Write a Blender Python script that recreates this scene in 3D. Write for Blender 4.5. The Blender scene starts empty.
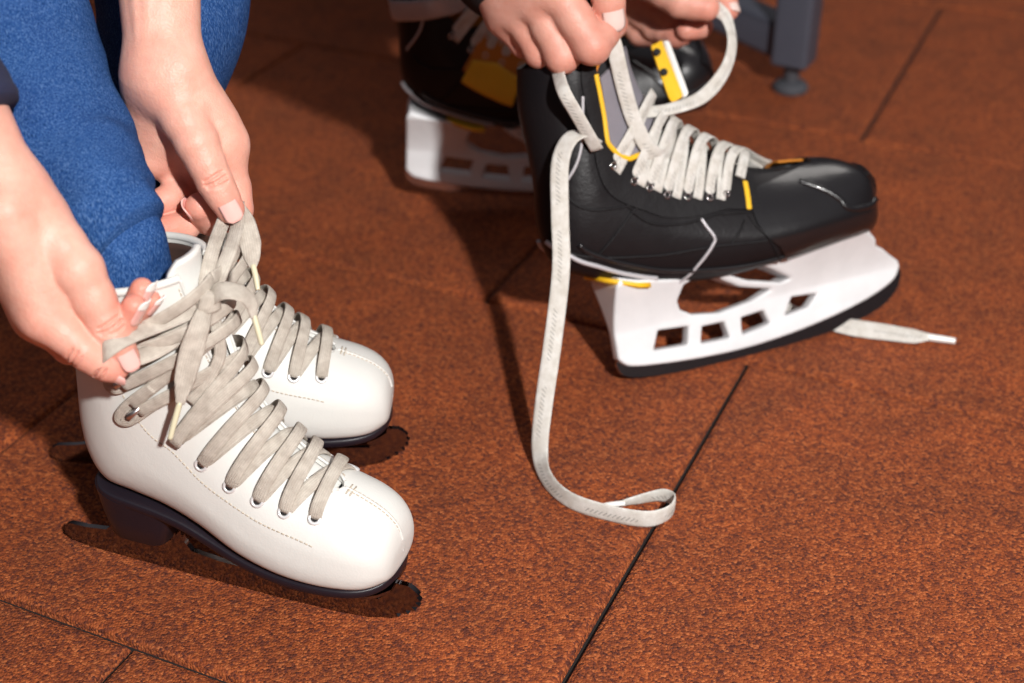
import bpy, bmesh, math, random
import numpy as np
from mathutils import Vector, Matrix
random.seed(3); rng = np.random.default_rng(5)
C = bpy.context.scene.collection
PI = math.pi
R = math.radians

# ------------------------------------------------------------------ camera
CAM_H, PITCH, FPX = 0.66, R(32.33), 1422.0          # 50 mm lens on a 36 mm frame, 1024 px wide
FWD = np.array([0, math.cos(PITCH), -math.sin(PITCH)])
UPV = np.array([0, math.sin(PITCH), math.cos(PITCH)])
RGT = np.array([1.0, 0, 0])
EYE = np.array([0, 0, CAM_H])
def P(u, v, d):                                       # survey point: photo pixel + distance in metres -> place in the room
    return EYE + d * (FWD + RGT * (u - 512) / FPX - UPV * (v - 341.5) / FPX)
def G(u, v, z=0.0):                                   # survey point on the floor (or at height z)
    r = FWD + RGT * (u - 512) / FPX - UPV * (v - 341.5) / FPX
    return EYE + r * (z - CAM_H) / r[2]
def VD(du, dv, dd):
    n = RGT * du - UPV * dv + FWD * dd
    return n / np.linalg.norm(n)
cam = bpy.data.cameras.new('camera'); co = bpy.data.objects.new('camera', cam); C.objects.link(co)
co.location = (0, 0, CAM_H); co.rotation_euler = (PI / 2 - PITCH, 0, 0)
cam.lens = 50; cam.sensor_width = 36; cam.clip_start = 0.02
cam.dof.use_dof = True; cam.dof.focus_distance = 0.93; cam.dof.aperture_fstop = 4.8
bpy.context.scene.camera = co
vs = bpy.context.scene.view_settings
vs.view_transform = 'Standard'; vs.look = 'None'; vs.gamma = 1; vs.exposure = 0.0; vs.use_curve_mapping = False

# ------------------------------------------------------------------ materials
def mat(name, col, rough=0.5, metal=0.0, spec=0.5, sss=0.0, coat=0.0):
    m = bpy.data.materials.new(name); m.use_nodes = True
    b = m.node_tree.nodes['Principled BSDF']
    b.inputs['Base Color'].default_value = (*col, 1); b.inputs['Roughness'].default_value = rough
    b.inputs['Metallic'].default_value = metal; b.inputs['Specular IOR Level'].default_value = spec
    b.inputs['Coat Weight'].default_value = coat; b.inputs['Coat Roughness'].default_value = 0.1
    if sss:
        b.inputs['Subsurface Weight'].default_value = sss
        b.inputs['Subsurface Radius'].default_value = (1.0, 0.35, 0.2)
        b.inputs['Subsurface Scale'].default_value = 0.006
    return m, m.node_tree, b
def N(t, kind, **kw):
    n = t.nodes.new(kind)
    for k, v in kw.items():
        if k in n.inputs: n.inputs[k].default_value = v
        else: setattr(n, k, v)
    return n
def coords(t, what='Object'):
    return N(t, 'ShaderNodeTexCoord').outputs[what]
def ramp(t, fac, stops):
    r = t.nodes.new('ShaderNodeValToRGB'); e = r.color_ramp.elements
    while len(e) < len(stops): e.new(0.5)
    for i, (p, c) in enumerate(stops): e[i].position = p; e[i].color = (*c, 1)
    t.links.new(fac, r.inputs['Fac']); return r.outputs['Color']
def bump(t, b, h, strength, dist):
    n = N(t, 'ShaderNodeBump', Strength=strength, Distance=dist)
    t.links.new(h, n.inputs['Height']); t.links.new(n.outputs['Normal'], b.inputs['Normal']); return n
def mix(t, fac, a, b, mode='MIX'):
    n = t.nodes.new('ShaderNodeMix'); n.data_type = 'RGBA'; n.blend_type = mode
    for s, v in ((n.inputs[0], fac), (n.inputs[6], a), (n.inputs[7], b)):
        if hasattr(v, 'links') or hasattr(v, 'is_linked'): t.links.new(v, s)
        elif isinstance(v, (int, float)): s.default_value = v
        else: s.default_value = (*v, 1)
    return n.outputs[2]
def noise(t, scale, detail=3, rough=0.6, vec=None):
    n = N(t, 'ShaderNodeTexNoise', Scale=scale, Detail=detail, Roughness=rough)
    t.links.new(vec if vec is not None else coords(t), n.inputs['Vector']); return n.outputs['Fac']
def math_(t, op, a, b=None):
    n = t.nodes.new('ShaderNodeMath'); n.operation = op
    for s, v in zip(n.inputs, (a, b)):
        if v is None: continue
        if isinstance(v, (int, float)): s.default_value = v
        else: t.links.new(v, s)
    return n.outputs[0]

def m_floor():
    m, t, b = mat('rubber_tile', (.2, .05, .02), .85, spec=.25)
    v = N(t, 'ShaderNodeTexVoronoi', Scale=540.0, Randomness=1.0); t.links.new(coords(t), v.inputs['Vector'])
    sep = N(t, 'ShaderNodeSeparateColor'); t.links.new(v.outputs['Color'], sep.inputs[0])
    grain = ramp(t, sep.outputs[0], [(0, (.075, .020, .015)), (.22, (.155, .036, .015)), (.5, (.255, .058, .017)), (.8, (.37, .088, .022)), (1, (.50, .145, .045))])
    fine = noise(t, 900, 2)
    c = mix(t, math_(t, 'MULTIPLY', fine, .35), grain, (.17, .044, .019))
    big = ramp(t, noise(t, 14, 4), [(.3, (.78, .80, .86)), (.7, (1.12, 1.06, .98))])
    c = mix(t, 1.0, c, big, 'MULTIPLY')
    t.links.new(c, b.inputs['Base Color'])
    h = math_(t, 'ADD', math_(t, 'MULTIPLY', v.outputs['Distance'], -1.0), math_(t, 'MULTIPLY', noise(t, 700, 3), .5))
    h = math_(t, 'ADD', h, math_(t, 'MULTIPLY', noise(t, 240, 2), .5))
    bump(t, b, h, .6, .0022)
    return m
def m_leather(name, col, rough, var, bs, coat=0.0, spec=.5):
    m, t, b = mat(name, col, rough, coat=coat, spec=spec)
    n = noise(t, 35, 5)
    c = mix(t, n, tuple(x * (1 - var) for x in col), tuple(min(1, x * (1 + var * .6)) for x in col))
    t.links.new(c, b.inputs['Base Color'])
    v = N(t, 'ShaderNodeTexVoronoi', Scale=700.0); t.links.new(coords(t), v.inputs['Vector'])
    h = math_(t, 'ADD', math_(t, 'MULTIPLY', v.outputs['Distance'], .4), math_(t, 'MULTIPLY', noise(t, 90, 4), 1.5))
    bump(t, b, h, bs, .0015)
    return m
def m_lace(name, col, dirt, ticks=False):
    m, t, b = mat(name, col, .9, spec=.15)
    uv = coords(t, 'UV')
    sp = N(t, 'ShaderNodeSeparateXYZ'); t.links.new(uv, sp.inputs[0])
    w1 = math_(t, 'SINE', math_(t, 'MULTIPLY', math_(t, 'ADD', sp.outputs[0], math_(t, 'MULTIPLY', sp.outputs[1], .4)), 2 * PI * 900))
    w2 = math_(t, 'SINE', math_(t, 'MULTIPLY', math_(t, 'SUBTRACT', sp.outputs[0], math_(t, 'MULTIPLY', sp.outputs[1], .4)), 2 * PI * 900))
    wv = math_(t, 'MULTIPLY', w1, w2)
    c = mix(t, ramp(t, noise(t, 120, 4), [(.35, (0, 0, 0)), (.7, (1, 1, 1))]), dirt, col)
    c = mix(t, math_(t, 'MULTIPLY', math_(t, 'ADD', wv, 1.0), .14), c, tuple(x * .5 for x in dirt))
    if ticks:                                          # woven dark tick marks along the lace
        a = math_(t, 'PINGPONG', math_(t, 'ADD', sp.outputs[0], math_(t, 'MULTIPLY', sp.outputs[1], .9)), .0017)
        k = math_(t, 'LESS_THAN', a, .0005)
        k = math_(t, 'MULTIPLY', k, math_(t, 'LESS_THAN', math_(t, 'ABSOLUTE', math_(t, 'SUBTRACT', sp.outputs[1], .0012)), .0016))
        k = math_(t, 'MULTIPLY', k, math_(t, 'LESS_THAN', math_(t, 'PINGPONG', sp.outputs[0], .03), .02))
        c = mix(t, math_(t, 'MULTIPLY', k, .45), c, (.02, .02, .025))
    t.links.new(c, b.inputs['Base Color'])
    bump(t, b, math_(t, 'ADD', wv, math_(t, 'MULTIPLY', noise(t, 900, 2), 2.0)), .5, .0005)
    return m
def m_skin(name, base, red, pale):
    m, t, b = mat(name, base, .46, spec=.4, sss=.18)
    at = N(t, 'ShaderNodeAttribute', attribute_name='flush')
    c = mix(t, ramp(t, noise(t, 60, 4), [(.3, (0, 0, 0)), (.75, (1, 1, 1))]), base, pale)
    c = mix(t, at.outputs['Fac'], c, red)
    c = mix(t, math_(t, 'MULTIPLY', noise(t, 260, 3), .22), c, red)
    t.links.new(c, b.inputs['Base Color'])
    v = N(t, 'ShaderNodeTexVoronoi', Scale=900.0); t.links.new(coords(t), v.inputs['Vector'])
    h = math_(t, 'ADD', math_(t, 'MULTIPLY', v.outputs['Distance'], .5), math_(t, 'MULTIPLY', noise(t, 170, 4), 1.6))
    bump(t, b, h, .28, .0012)
    return m
def m_denim():
    m, t, b = mat('denim', (.02, .08, .3), .9, spec=.1)
    mp = N(t, 'ShaderNodeMapping'); mp.inputs['Scale'].default_value = (1, 1, .22); t.links.new(coords(t), mp.inputs['Vector'])
    f = noise(t, 1500, 2, .6, mp.outputs[0])
    c = ramp(t, f, [(.32, (.008, .033, .115)), (.5, (.018, .066, .215)), (.68, (.085, .165, .345))])
    l = ramp(t, noise(t, 12, 3), [(.3, (.8, .8, .85)), (.7, (1.15, 1.15, 1.1))])
    t.links.new(mix(t, 1.0, c, l, 'MULTIPLY'), b.inputs['Base Color'])
    bump(t, b, math_(t, 'ADD', f, math_(t, 'MULTIPLY', noise(t, 45, 3), 2.5)), .5, .002)
    return m
def simple(name, col, rough, metal=0.0, spec=.5, coat=0.0, bs=.1, sc=250, var=.12):
    m, t, b = mat(name, col, rough, metal, spec, coat=coat)
    c = mix(t, noise(t, 40, 3), tuple(x * (1 - var) for x in col), tuple(min(1, x * (1 + var)) for x in col))
    t.links.new(c, b.inputs['Base Color'])
    if bs: bump(t, b, noise(t, sc, 3), bs, .001)
    return m
M = dict(
    seam_shade=simple('dark_seam_shade', (.008, .005, .004), .95),
    floor=m_floor(),
    white=m_leather('white_leather', (.675, .665, .63), .52, .05, .10, spec=.35),
    lining=simple('brown_lining', (.05, .022, .015), .95),
    trim=simple('tan_heel_trim', (.42, .27, .10), .6),
    lace=m_lace('grey_cotton_lace', (.66, .60, .52), (.46, .40, .34)),
    hlace=m_lace('white_waxed_lace', (.80, .775, .73), (.62, .58, .52), True),
    aglet=simple('clear_plastic_tip', (.62, .57, .40), .25, bs=0),
    waglet=simple('white_plastic_tip', (.78, .76, .72), .3, bs=0),
    sole=simple('black_sole', (.010, .007, .012), .42, bs=.15),
    chrome=simple('polished_blade_steel', (.24, .225, .23), .10, 1.0, bs=.02, sc=60, var=.05),
    steel=simple('skate_steel', (.62, .56, .55), .16, 1.0, bs=.03, var=.08),
    silver=simple('silver_metal', (.75, .74, .74), .3, 1.0, bs=0),
    eyelet=simple('white_eyelet', (.75, .74, .74), .3, .3, bs=0),
    hole=simple('dark_hole', (.012, .010, .010), .9, bs=0),
    stitch=simple('tan_thread', (.50, .42, .33), .9),
    black=m_leather('black_boot_leather', (.009, .0075, .0085), .42, .3, .16, spec=.22),
    blackm=m_leather('black_boot_fabric', (.008, .007, .008), .6, .3, .3, spec=.25),
    cap=m_leather('black_toe_cap_plastic', (.009, .008, .009), .30, .3, .10, coat=.3),
    yellow=simple('yellow_trim', (.78, .45, .015), .5),
    orange=simple('orange_lining', (.50, .17, .012), .7),
    piping=simple('silver_piping', (.50, .48, .50), .35, .2),
    felt=simple('grey_felt', (.20, .185, .21), .95, bs=.6, sc=600),
    holder=simple('white_holder_plastic', (.70, .70, .71), .33, bs=.04),
    skin_w=m_skin('fair_skin', (.67, .335, .255), (.64, .17, .12), (.74, .44, .345)),
    skin_m=m_skin('ruddy_skin', (.60, .29, .22), (.58, .15, .10), (.68, .38, .30)),
    nail_w=simple('pink_nail', (.80, .45, .40), .18, coat=.5, bs=0),
    nail_tip=simple('white_nail_tip', (.86, .82, .78), .2, coat=.5, bs=0),
    nail_m=simple('pale_nail', (.68, .52, .47), .3, bs=0),
    denim=m_denim(),
    navy=simple('navy_knit', (.012, .015, .045), .95, bs=.6, sc=500),
    pants=simple('black_trouser_cloth', (.010, .009, .011), .9, bs=.3),
    frame=simple('grey_powder_coat', (.060, .064, .085), .5, bs=.05),
    foot=simple('grey_plastic_foot', (.06, .062, .072), .55),
)

# ------------------------------------------------------------------ object helpers
def raw_obj(name, verts, faces, m, parent=None, world=False, sharp=None, uv=None):
    me = bpy.data.meshes.new(name)
    verts = np.asarray(verts, float)
    if world and parent is not None:
        inv = np.array(MW[parent].inverted())
        verts = verts @ inv[:3, :3].T + inv[:3, 3]
    me.from_pydata(verts.tolist(), [], [tuple(int(i) for i in f) for f in faces])
    if uv is not None:
        ul = me.uv_layers.new(name='UVMap'); li = np.empty(len(me.loops), int); me.loops.foreach_get('vertex_index', li)
        ul.data.foreach_set('uv', np.asarray(uv, np.float32)[li].ravel())
    me.validate(); me.update()
    bm = bmesh.new(); bm.from_mesh(me)
    bmesh.ops.recalc_face_normals(bm, faces=bm.faces)
    bm.to_mesh(me); bm.free()
    me.shade_smooth()
    if sharp: me.set_sharp_from_angle(angle=R(sharp))
    me.materials.append(m)
    o = bpy.data.objects.new(name, me); C.objects.link(o)
    if parent is not None: o.parent = parent
    return o
MW = {}
def thing(name, label, cat, mtx=Matrix(), group=None):
    o = bpy.data.objects.new(name, None); C.objects.link(o); o.empty_display_size = .02
    o.matrix_world = mtx; MW[o] = mtx.copy()
    o['label'] = label; o['category'] = cat
    if group: o['group'] = group
    return o
class MB:                                              # collects pieces of ONE part
    def __init__(s): s.v = []; s.f = []; s.uv = []
    def add(s, v, f, uv=None):
        k = len(s.v); s.v += [tuple(p) for p in v]; s.f += [tuple(i + k for i in q) for q in f]
        s.uv += [tuple(p) for p in uv] if uv is not None else [(0, 0)] * len(v)
    def build(s, name, m, parent=None, **kw): return raw_obj(name, s.v, s.f, m, parent, uv=s.uv, **kw)

def cr(pts, n):                                        # Catmull-Rom resampling
    p = np.asarray(pts, float); k = len(p)
    if k == 2:
        t = np.linspace(0, 1, n)[:, None]; return p[0] * (1 - t) + p[1] * t
    q = np.vstack([2 * p[0] - p[1], p, 2 * p[-1] - p[-2]])
    t = np.linspace(0, k - 1 - 1e-9, n); i = t.astype(int); f = (t - i)[:, None]
    a, b, c, d = q[i], q[i + 1], q[i + 2], q[i + 3]
    return .5 * (2 * b + (c - a) * f + (2 * a - 5 * b + 4 * c - d) * f ** 2 + (3 * b - a - 3 * c + d) * f ** 3)
def unit(a):
    a = np.asarray(a, float); return a / (np.linalg.norm(a, axis=-1, keepdims=True) + 1e-12)
def rings(rows, cap=True, closed=False):               # rows: (k, n, 3) rings -> verts, faces
    k, n = rows.shape[:2]; v = rows.reshape(-1, 3).tolist(); f = []
    for i in range(k if closed else k - 1):
        j2 = (i + 1) % k
        for j in range(n):
            f.append((i * n + j, i * n + (j + 1) % n, j2 * n + (j + 1) % n, j2 * n + j))
    if cap and not closed:
        f.append(tuple(range(n))[::-1]); f.append(tuple((k - 1) * n + j for j in range(n)))
    return v, f
def tube(pts, r, n=10, res=None, closed=False):
    p = cr(pts, res or max(8, 6 * len(pts))) if not closed else np.asarray(pts, float)
    k = len(p); rad = np.full(k, r) if np.isscalar(r) else np.interp(np.linspace(0, 1, k), np.linspace(0, 1, len(r)), r)
    tg = unit(np.roll(p, -1, 0) - np.roll(p, 1, 0)) if closed else unit(np.gradient(p, axis=0))
    a = np.array([0, 0, 1.0]) if abs(tg[0][2]) < .9 else np.array([1.0, 0, 0])
    out = []
    for i in range(k):
        a = unit(a - tg[i] * (a @ tg[i])); b = np.cross(tg[i], a)
        th = np.linspace(0, 2 * PI, n, endpoint=False)[:, None]
        out.append(p[i] + rad[i] * (np.cos(th) * a + np.sin(th) * b))
    return rings(np.array(out), closed=closed)
def ribbon(pts, nrm, w, th, res=None, taper=None, puff=.5):
    """flat lace: pts path, nrm flat-side normals (one or per point)"""
    p = cr(pts, res or max(12, 9 * len(pts))); k = len(p)
    nn = np.asarray(nrm, float)
    nn = np.tile(nn, (k, 1)) if nn.ndim == 1 else cr(nn, k)
    tg = unit(np.gradient(p, axis=0)); L = np.concatenate([[0], np.cumsum(np.linalg.norm(np.diff(p, axis=0), axis=1))])
    out = []; uv = []
    th8 = np.linspace(0, 2 * PI, 12, endpoint=False)
    ws = np.full(k, w) if taper is None else w * np.interp(np.linspace(0, 1, k), np.linspace(0, 1, len(taper)), taper)
    for i in range(k):
        n_ = unit(nn[i] - tg[i] * (nn[i] @ tg[i])); s_ = np.cross(tg[i], n_)
        cx = np.sign(np.cos(th8)) * np.abs(np.cos(th8)) ** .7; sx = np.sign(np.sin(th8)) * np.abs(np.sin(th8)) ** .8
        out.append(p[i] + (cx[:, None] * s_ * ws[i] / 2) + (sx[:, None] * n_ * th / 2))
        uv += [(L[i], c * ws[i] / 2) for c in cx]
    v, f = rings(np.array(out)); return v, f, uv
def torus(c, nrm, R_, r, n=18, m_=8):
    nrm = unit(nrm); a = unit(np.cross(nrm, [0.3, .9, .2])); b = np.cross(nrm, a)
    t = np.linspace(0, 2 * PI, n, endpoint=False)
    return tube([np.asarray(c) + R_ * (math.cos(x) * a + math.sin(x) * b) for x in t], r, m_, closed=True)
def disc(c, nrm, R_, h, n=16):
    nrm = unit(nrm); c = np.asarray(c, float); a = unit(np.cross(nrm, [0.3, .9, .2])); b = np.cross(nrm, a)
    t = np.linspace(0, 2 * PI, n, endpoint=False)[:, None]; ring = np.cos(t) * a + np.sin(t) * b
    return rings(np.array([c - nrm * h + ring * R_, c + nrm * h * .6 + ring * R_, c + nrm * h + ring * R_ * .85]))
def shell(fn, u0, u1, v0, v1, nu, nv, off, th):
    """fn(s, theta, offset); v0/v1 may be functions of u. A closed sheet with thickness."""
    us = np.linspace(u0, u1, nu); o = []; i_ = []
    for u in us:
        a = v0(u) if callable(v0) else v0; b = v1(u) if callable(v1) else v1
        vv = np.linspace(a, b, nv)
        t_ = th(u) if callable(th) else th
        o.append(fn(np.full(nv, u), vv, off)); i_.append(fn(np.full(nv, u), vv, off - t_))
    o = np.array(o); i_ = np.array(i_); v = np.vstack([o.reshape(-1, 3), i_.reshape(-1, 3)]).tolist(); f = []; K = nu * nv
    for a in range(nu - 1):
        for b in range(nv - 1):
            q = (a * nv + b, a * nv + b + 1, (a + 1) * nv + b + 1, (a + 1) * nv + b); f.append(q); f.append(tuple(x + K for x in q[::-1]))
    bd = [(0, b) for b in range(nv)] + [(a, nv - 1) for a in range(1, nu)] + [(nu - 1, b) for b in range(nv - 2, -1, -1)] + [(a, 0) for a in range(nu - 2, 0, -1)]
    ids = [a * nv + b for a, b in bd]
    for x, y in zip(ids, ids[1:] + ids[:1]): f.append((y, x, x + K, y + K))
    return v, f

# ------------------------------------------------------------------ signed-distance modelling
def surfnet(F, org, h):
    ins = F < 0
    s = [slice(None, -1), slice(1, None)]
    cnt = sum(ins[s[a], s[b], s[c]].astype(np.int8) for a in (0, 1) for b in (0, 1) for c in (0, 1))
    act = (cnt > 0) & (cnt < 8); idx = np.argwhere(act)
    vid = -np.ones(act.shape, np.int64); vid[act] = np.arange(len(idx))
    acc = np.zeros((len(idx), 3)); n = np.zeros(len(idx))
    for ax in range(3):
        o1, o2 = [a for a in range(3) if a != ax]
        for a in (0, 1):
            for b in (0, 1):
                p = idx.copy(); p[:, o1] += a; p[:, o2] += b; q = p.copy(); q[:, ax] += 1
                fa = F[tuple(p.T)]; fb = F[tuple(q.T)]; cr_ = (fa < 0) != (fb < 0)
                t = np.where(cr_, fa / np.where(cr_, fa - fb, 1), 0)
                w = p.astype(float); w[:, ax] += t
                acc[cr_] += w[cr_]; n[cr_] += 1
    V = org + h * acc / n[:, None]; faces = []
    for ax in range(3):
        sl = [slice(1, -1)] * 3; sa = list(sl); sb = list(sl)
        sa[ax] = slice(0, -1); sb[ax] = slice(1, None)
        A_, B_ = ins[tuple(sa)], ins[tuple(sb)]
        e = np.argwhere(A_ != B_)
        if not len(e): continue
        fl = A_[tuple(e.T)]
        e = e + 1; e[:, ax] -= 1
        o1, o2 = (ax + 1) % 3, (ax + 2) % 3
        def c(d1, d2):
            k = e.copy(); k[:, o1] += d1; k[:, o2] += d2; return vid[tuple(k.T)]
        q = np.stack([c(-1, -1), c(0, -1), c(0, 0), c(-1, 0)], 1)
        q[~fl] = q[~fl][:, ::-1]; faces.append(q)
    return V, np.vstack(faces)
class Field:
    def __init__(s, lo, hi, h):
        s.h = h; s.o = np.asarray(lo, float); s.n = np.ceil((np.asarray(hi) - s.o) / h).astype(int) + 1
        s.F = np.full(s.n, .5, np.float32)
    def box(s, lo, hi):
        a = np.maximum(0, np.floor((np.asarray(lo) - s.o) / s.h).astype(int)); b = np.minimum(s.n, np.ceil((np.asarray(hi) - s.o) / s.h).astype(int) + 1)
        b = np.maximum(a, b)
        sl = tuple(slice(x, y) for x, y in zip(a, b))
        g = np.meshgrid(*[s.o[i] + s.h * np.arange(a[i], b[i]) for i in range(3)], indexing='ij', sparse=True)
        return sl, g
    def cone(s, a, b, ra, rb, k, F=None, flat=None):
        F = s.F if F is None else F
        a = np.asarray(a, float); b = np.asarray(b, float); m = max(ra, rb) + .016
        sl, (x, y, z) = s.box(np.minimum(a, b) - m, np.maximum(a, b) + m)
        if 0 in F[sl].shape: return
        ba = b - a; L2 = ba @ ba + 1e-12
        t = np.clip(((x - a[0]) * ba[0] + (y - a[1]) * ba[1] + (z - a[2]) * ba[2]) / L2, 0, 1)
        dx = x - a[0] - t * ba[0]; dy = y - a[1] - t * ba[1]; dz = z - a[2] - t * ba[2]
        d2 = dx * dx + dy * dy + dz * dz
        if flat is not None:                              # squash along a direction
            fn, q = flat; fn = unit(fn); d2 = d2 + (q * q - 1) * (dx * fn[0] + dy * fn[1] + dz * fn[2]) ** 2
        d = np.sqrt(d2) - (ra + (rb - ra) * t)
        s.merge(sl, d, k, F)
    def merge(s, sl, d, k, F=None):
        F = s.F if F is None else F
        f = F[sl]; h = np.maximum(k - np.abs(f - d), 0) / k
        F[sl] = np.minimum(f, d) - h * h * k * .25
    def carve(s, a, b, r, k=.0008):
        a = np.asarray(a, float); b = np.asarray(b, float); m = r + .004
        sl, (x, y, z) = s.box(np.minimum(a, b) - m, np.maximum(a, b) + m)
        ba = b - a; t = np.clip(((x - a[0]) * ba[0] + (y - a[1]) * ba[1] + (z - a[2]) * ba[2]) / (ba @ ba), 0, 1)
        d = -(np.sqrt((x - a[0] - t * ba[0]) ** 2 + (y - a[1] - t * ba[1]) ** 2 + (z - a[2] - t * ba[2]) ** 2) - r)
        f = s.F[sl]; h = np.maximum(k - np.abs(f - d), 0) / k; s.F[sl] = np.maximum(f, d) + h * h * k * .25
    def creases(s, prev, j, nrm, r, offs=(-.003, 0, .0028), dep=.0004):
        prev = np.asarray(prev); j = np.asarray(j); ax = unit(j - prev); n = unit(np.asarray(nrm) - ax * (np.asarray(nrm) @ ax)); sd = np.cross(ax, n)
        for k, o in enumerate(offs):
            an = np.linspace(-.75, .75, 7) * (1 - .15 * (k != 1)); rr = r + .0006 - dep
            p = [j + ax * (o + .0007 * math.sin(3 * q + k)) + n * rr * math.cos(q) + sd * rr * math.sin(q) for q in an]
            for a, b in zip(p, p[1:]): s.carve(a, b, .0008)
    def mesh(s): return surfnet(s.F, s.o, s.h)

# ------------------------------------------------------------------ floor: interlocking rubber tiles
TILE, HEAD = .4925, -.42865
def build_floor():
    cx, sx = math.cos(HEAD), math.sin(HEAD)
    b0 = 1.04010 * TILE * 1.0; off = {0: -.5245, 1: -.485, 2: -.4882, 3: -.5178}
    mb = MB(); g = .0015; bv = .0058; dp = .012
    for row in range(-2, 6):
        # rows 0 and 2 (even) are shifted by half a tile
        o = off.get(row, -.5) - (.5 if row % 2 == 0 else 0)
        for k in range(-6, 7):
            q0, q1 = (o + k) * TILE + g, (o + k + 1) * TILE - g
            r0, r1 = b0 + (row - 1) * TILE + g, b0 + row * TILE - g
            zt = random.uniform(-.0012, .0004)
            if row in (0, 1, 2) and k in (0, 1): zt = random.uniform(-.0006, .0002)
            v = []
            for (ins, z) in ((0, -dp), (0, zt - bv), (bv * .3, zt - bv * .3), (bv, zt)):
                for (a, b) in ((q0 + ins, r0 + ins), (q1 - ins, r0 + ins), (q1 - ins, r1 - ins), (q0 + ins, r1 - ins)):
                    v.append((cx * a - sx * b, sx * a + cx * b, z))
            f = [(12, 13, 14, 15)]
            for l in range(3):
                for j in range(4): f.append((l * 4 + j, l * 4 + (j + 1) % 4, l * 4 + 4 + (j + 1) % 4, l * 4 + 4 + j))
            mb.add(v, f)
    s = 4
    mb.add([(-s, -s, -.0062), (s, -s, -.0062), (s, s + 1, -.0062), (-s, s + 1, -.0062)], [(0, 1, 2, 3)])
    o = mb.build('floor', M['floor'], sharp=20); o.data.materials.append(M['seam_shade'])  # near-black base sheet paints the shadow in the tile gaps
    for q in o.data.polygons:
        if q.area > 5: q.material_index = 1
    o['kind'] = 'structure'; o['label'] = 'rust red rubber granule floor tiles with dark seams'
build_floor()

# ------------------------------------------------------------------ lofted boots
class Boot:
    """rows: Tx,Tz,Bx,Bz,halfwidth,n_top,n_bottom,taper  (s = row number, theta 0 = top ridge, + = far side)"""
    def __init__(s, rows): s.t = cr(np.array(rows, float), 600); s.n = len(rows) - 1
    def row(s, u):
        u = np.asarray(u, float) / s.n * 599
        x = np.arange(600); return np.stack([np.interp(u, x, s.t[:, j]) for j in range(8)], -1)
    def p(s, u, th):
        r = s.row(u); T, B = r[..., :2], r[..., 2:4]; c, sn = np.cos(th), np.sin(th)
        n = np.where(c > 0, r[..., 5], r[..., 6])
        cc = np.sign(c) * np.abs(c) ** (2 / n); ss = np.sign(sn) * np.abs(sn) ** (2 / n)
        lat = r[..., 4] * ss * (1 - r[..., 7] * np.clip((cc + .3) / 1.3, 0, 1))
        m = (T + B) / 2 + (T - B) / 2 * cc[..., None]
        return np.stack([m[..., 0], lat, m[..., 1]], -1)
    def nrm(s, u, th):
        e = 1e-2; u = np.asarray(u, float); th = np.asarray(th, float)
        a = s.p(u, th + e) - s.p(u, th - e); b = s.p(np.minimum(u + e, s.n), th) - s.p(np.maximum(u - e, 0), th)
        n = unit(np.cross(a, b)); r = s.row(u); cen = np.stack([(r[..., 0] + r[..., 2]) / 2, 0 * r[..., 0], (r[..., 1] + r[..., 3]) / 2], -1)
        return n * np.where(np.sum(n * (s.p(u, th) - cen), -1) < 0, -1, 1)[..., None]
    def at(s, u, th, off=0):
        u = np.asarray(u, float); th = np.asarray(th, float) + 0 * u
        off = np.asarray(off, float)
        return s.p(u, th) + s.nrm(u, th) * (off[..., None] if off.ndim else off)
    def find(s, x, z, side=-1):                          # nearest surface spot in side view
        U, Tt = np.meshgrid(np.linspace(0, s.n, 171), np.linspace(.02, PI - .02, 120), indexing='ij')
        q = s.p(U, Tt); d = (q[..., 0] - x) ** 2 + (q[..., 2] - z) ** 2; i = np.unravel_index(d.argmin(), d.shape)
        return U[i], Tt[i] * side
    def path(s, pts, off, side=-1, n=40):
        q = cr([s.find(x, z, side) for x, z in pts], n); return s.at(q[:, 0], q[:, 1], off), s.nrm(q[:, 0], q[:, 1])
    def lace(s, a, b, off, w, th, n=22, bow=0.0, ends=.0, sweep=0.0):
        t = np.linspace(0, 1, n); u = a[0] + (b[0] - a[0]) * t ** (1 + sweep); th_ = a[1] + (b[1] - a[1]) * t ** (1 - .25 * sweep)
        o = off + bow * np.sin(PI * t) - ends * (np.exp(-t / .07) + np.exp(-(1 - t) / .07))
        return ribbon(s.at(u, th_, o), s.nrm(u, th_), w, th, res=n * 2)

# ---------- white figure skate (local frame: x from blade tail to toe, z up from the floor)
WB = Boot([
    (.2626, .0682, .2625, .0675, .0006, 2, 2.2, 0), (.2622, .077, .2608, .0555, .018, 2.1, 2.6, .05), (.259, .087, .2555, .0515, .027, 2.2, 3.0, .08),
    (.251, .0955, .245, .050, .0340, 2.3, 4.2, .10), (.239, .102, .230, .050, .0385, 2.3, 4.8, .12), (.224, .108, .210, .050, .0410, 2.2, 4.8, .16),
    (.207, .116, .187, .051, .0413, 2.1, 4.4, .20), (.191, .128, .160, .055, .0395, 2, 3.8, .22), (.177, .143, .130, .063, .0365, 2, 2.8, .22),
    (.167, .158, .102, .071, .0345, 2, 2.6, .20), (.160, .173, .074, .0745, .0335, 2, 2.5, .18), (.155, .186, .052, .077, .0335, 2, 2.3, .15),
    (.152, .198, .041, .093, .0340, 2, 2.1, .12), (.149, .208, .0385, .118, .0345, 2, 2, .10), (.147, .217, .0415, .148, .0345, 2, 2, .10),
    (.145, .226, .0455, .182, .0360, 2, 2, .08), (.143, .237, .0455, .208, .0380, 2, 2, .06), (.1415, .249, .042, .234, .0400, 2, 2, .05),
    (.142, .262, .040, .252, .0410, 2, 2, .05)])
W_TOP = 17.0
def throat(u): return float(np.interp(u, [5.05, 5.12, 5.7, 8.5, 13, 17, 18], [.004, .13, .27, .36, .40, .44, .46]))
def wf(x, z): u, a = WB.find(x, z, -1); return (u, abs(a))
W_EYES = [wf(x, z) for x, z in ((.217, .101), (.198, .1035), (.180, .1075), (.161, .115), (.143, .125), (.127, .139))]
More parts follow.
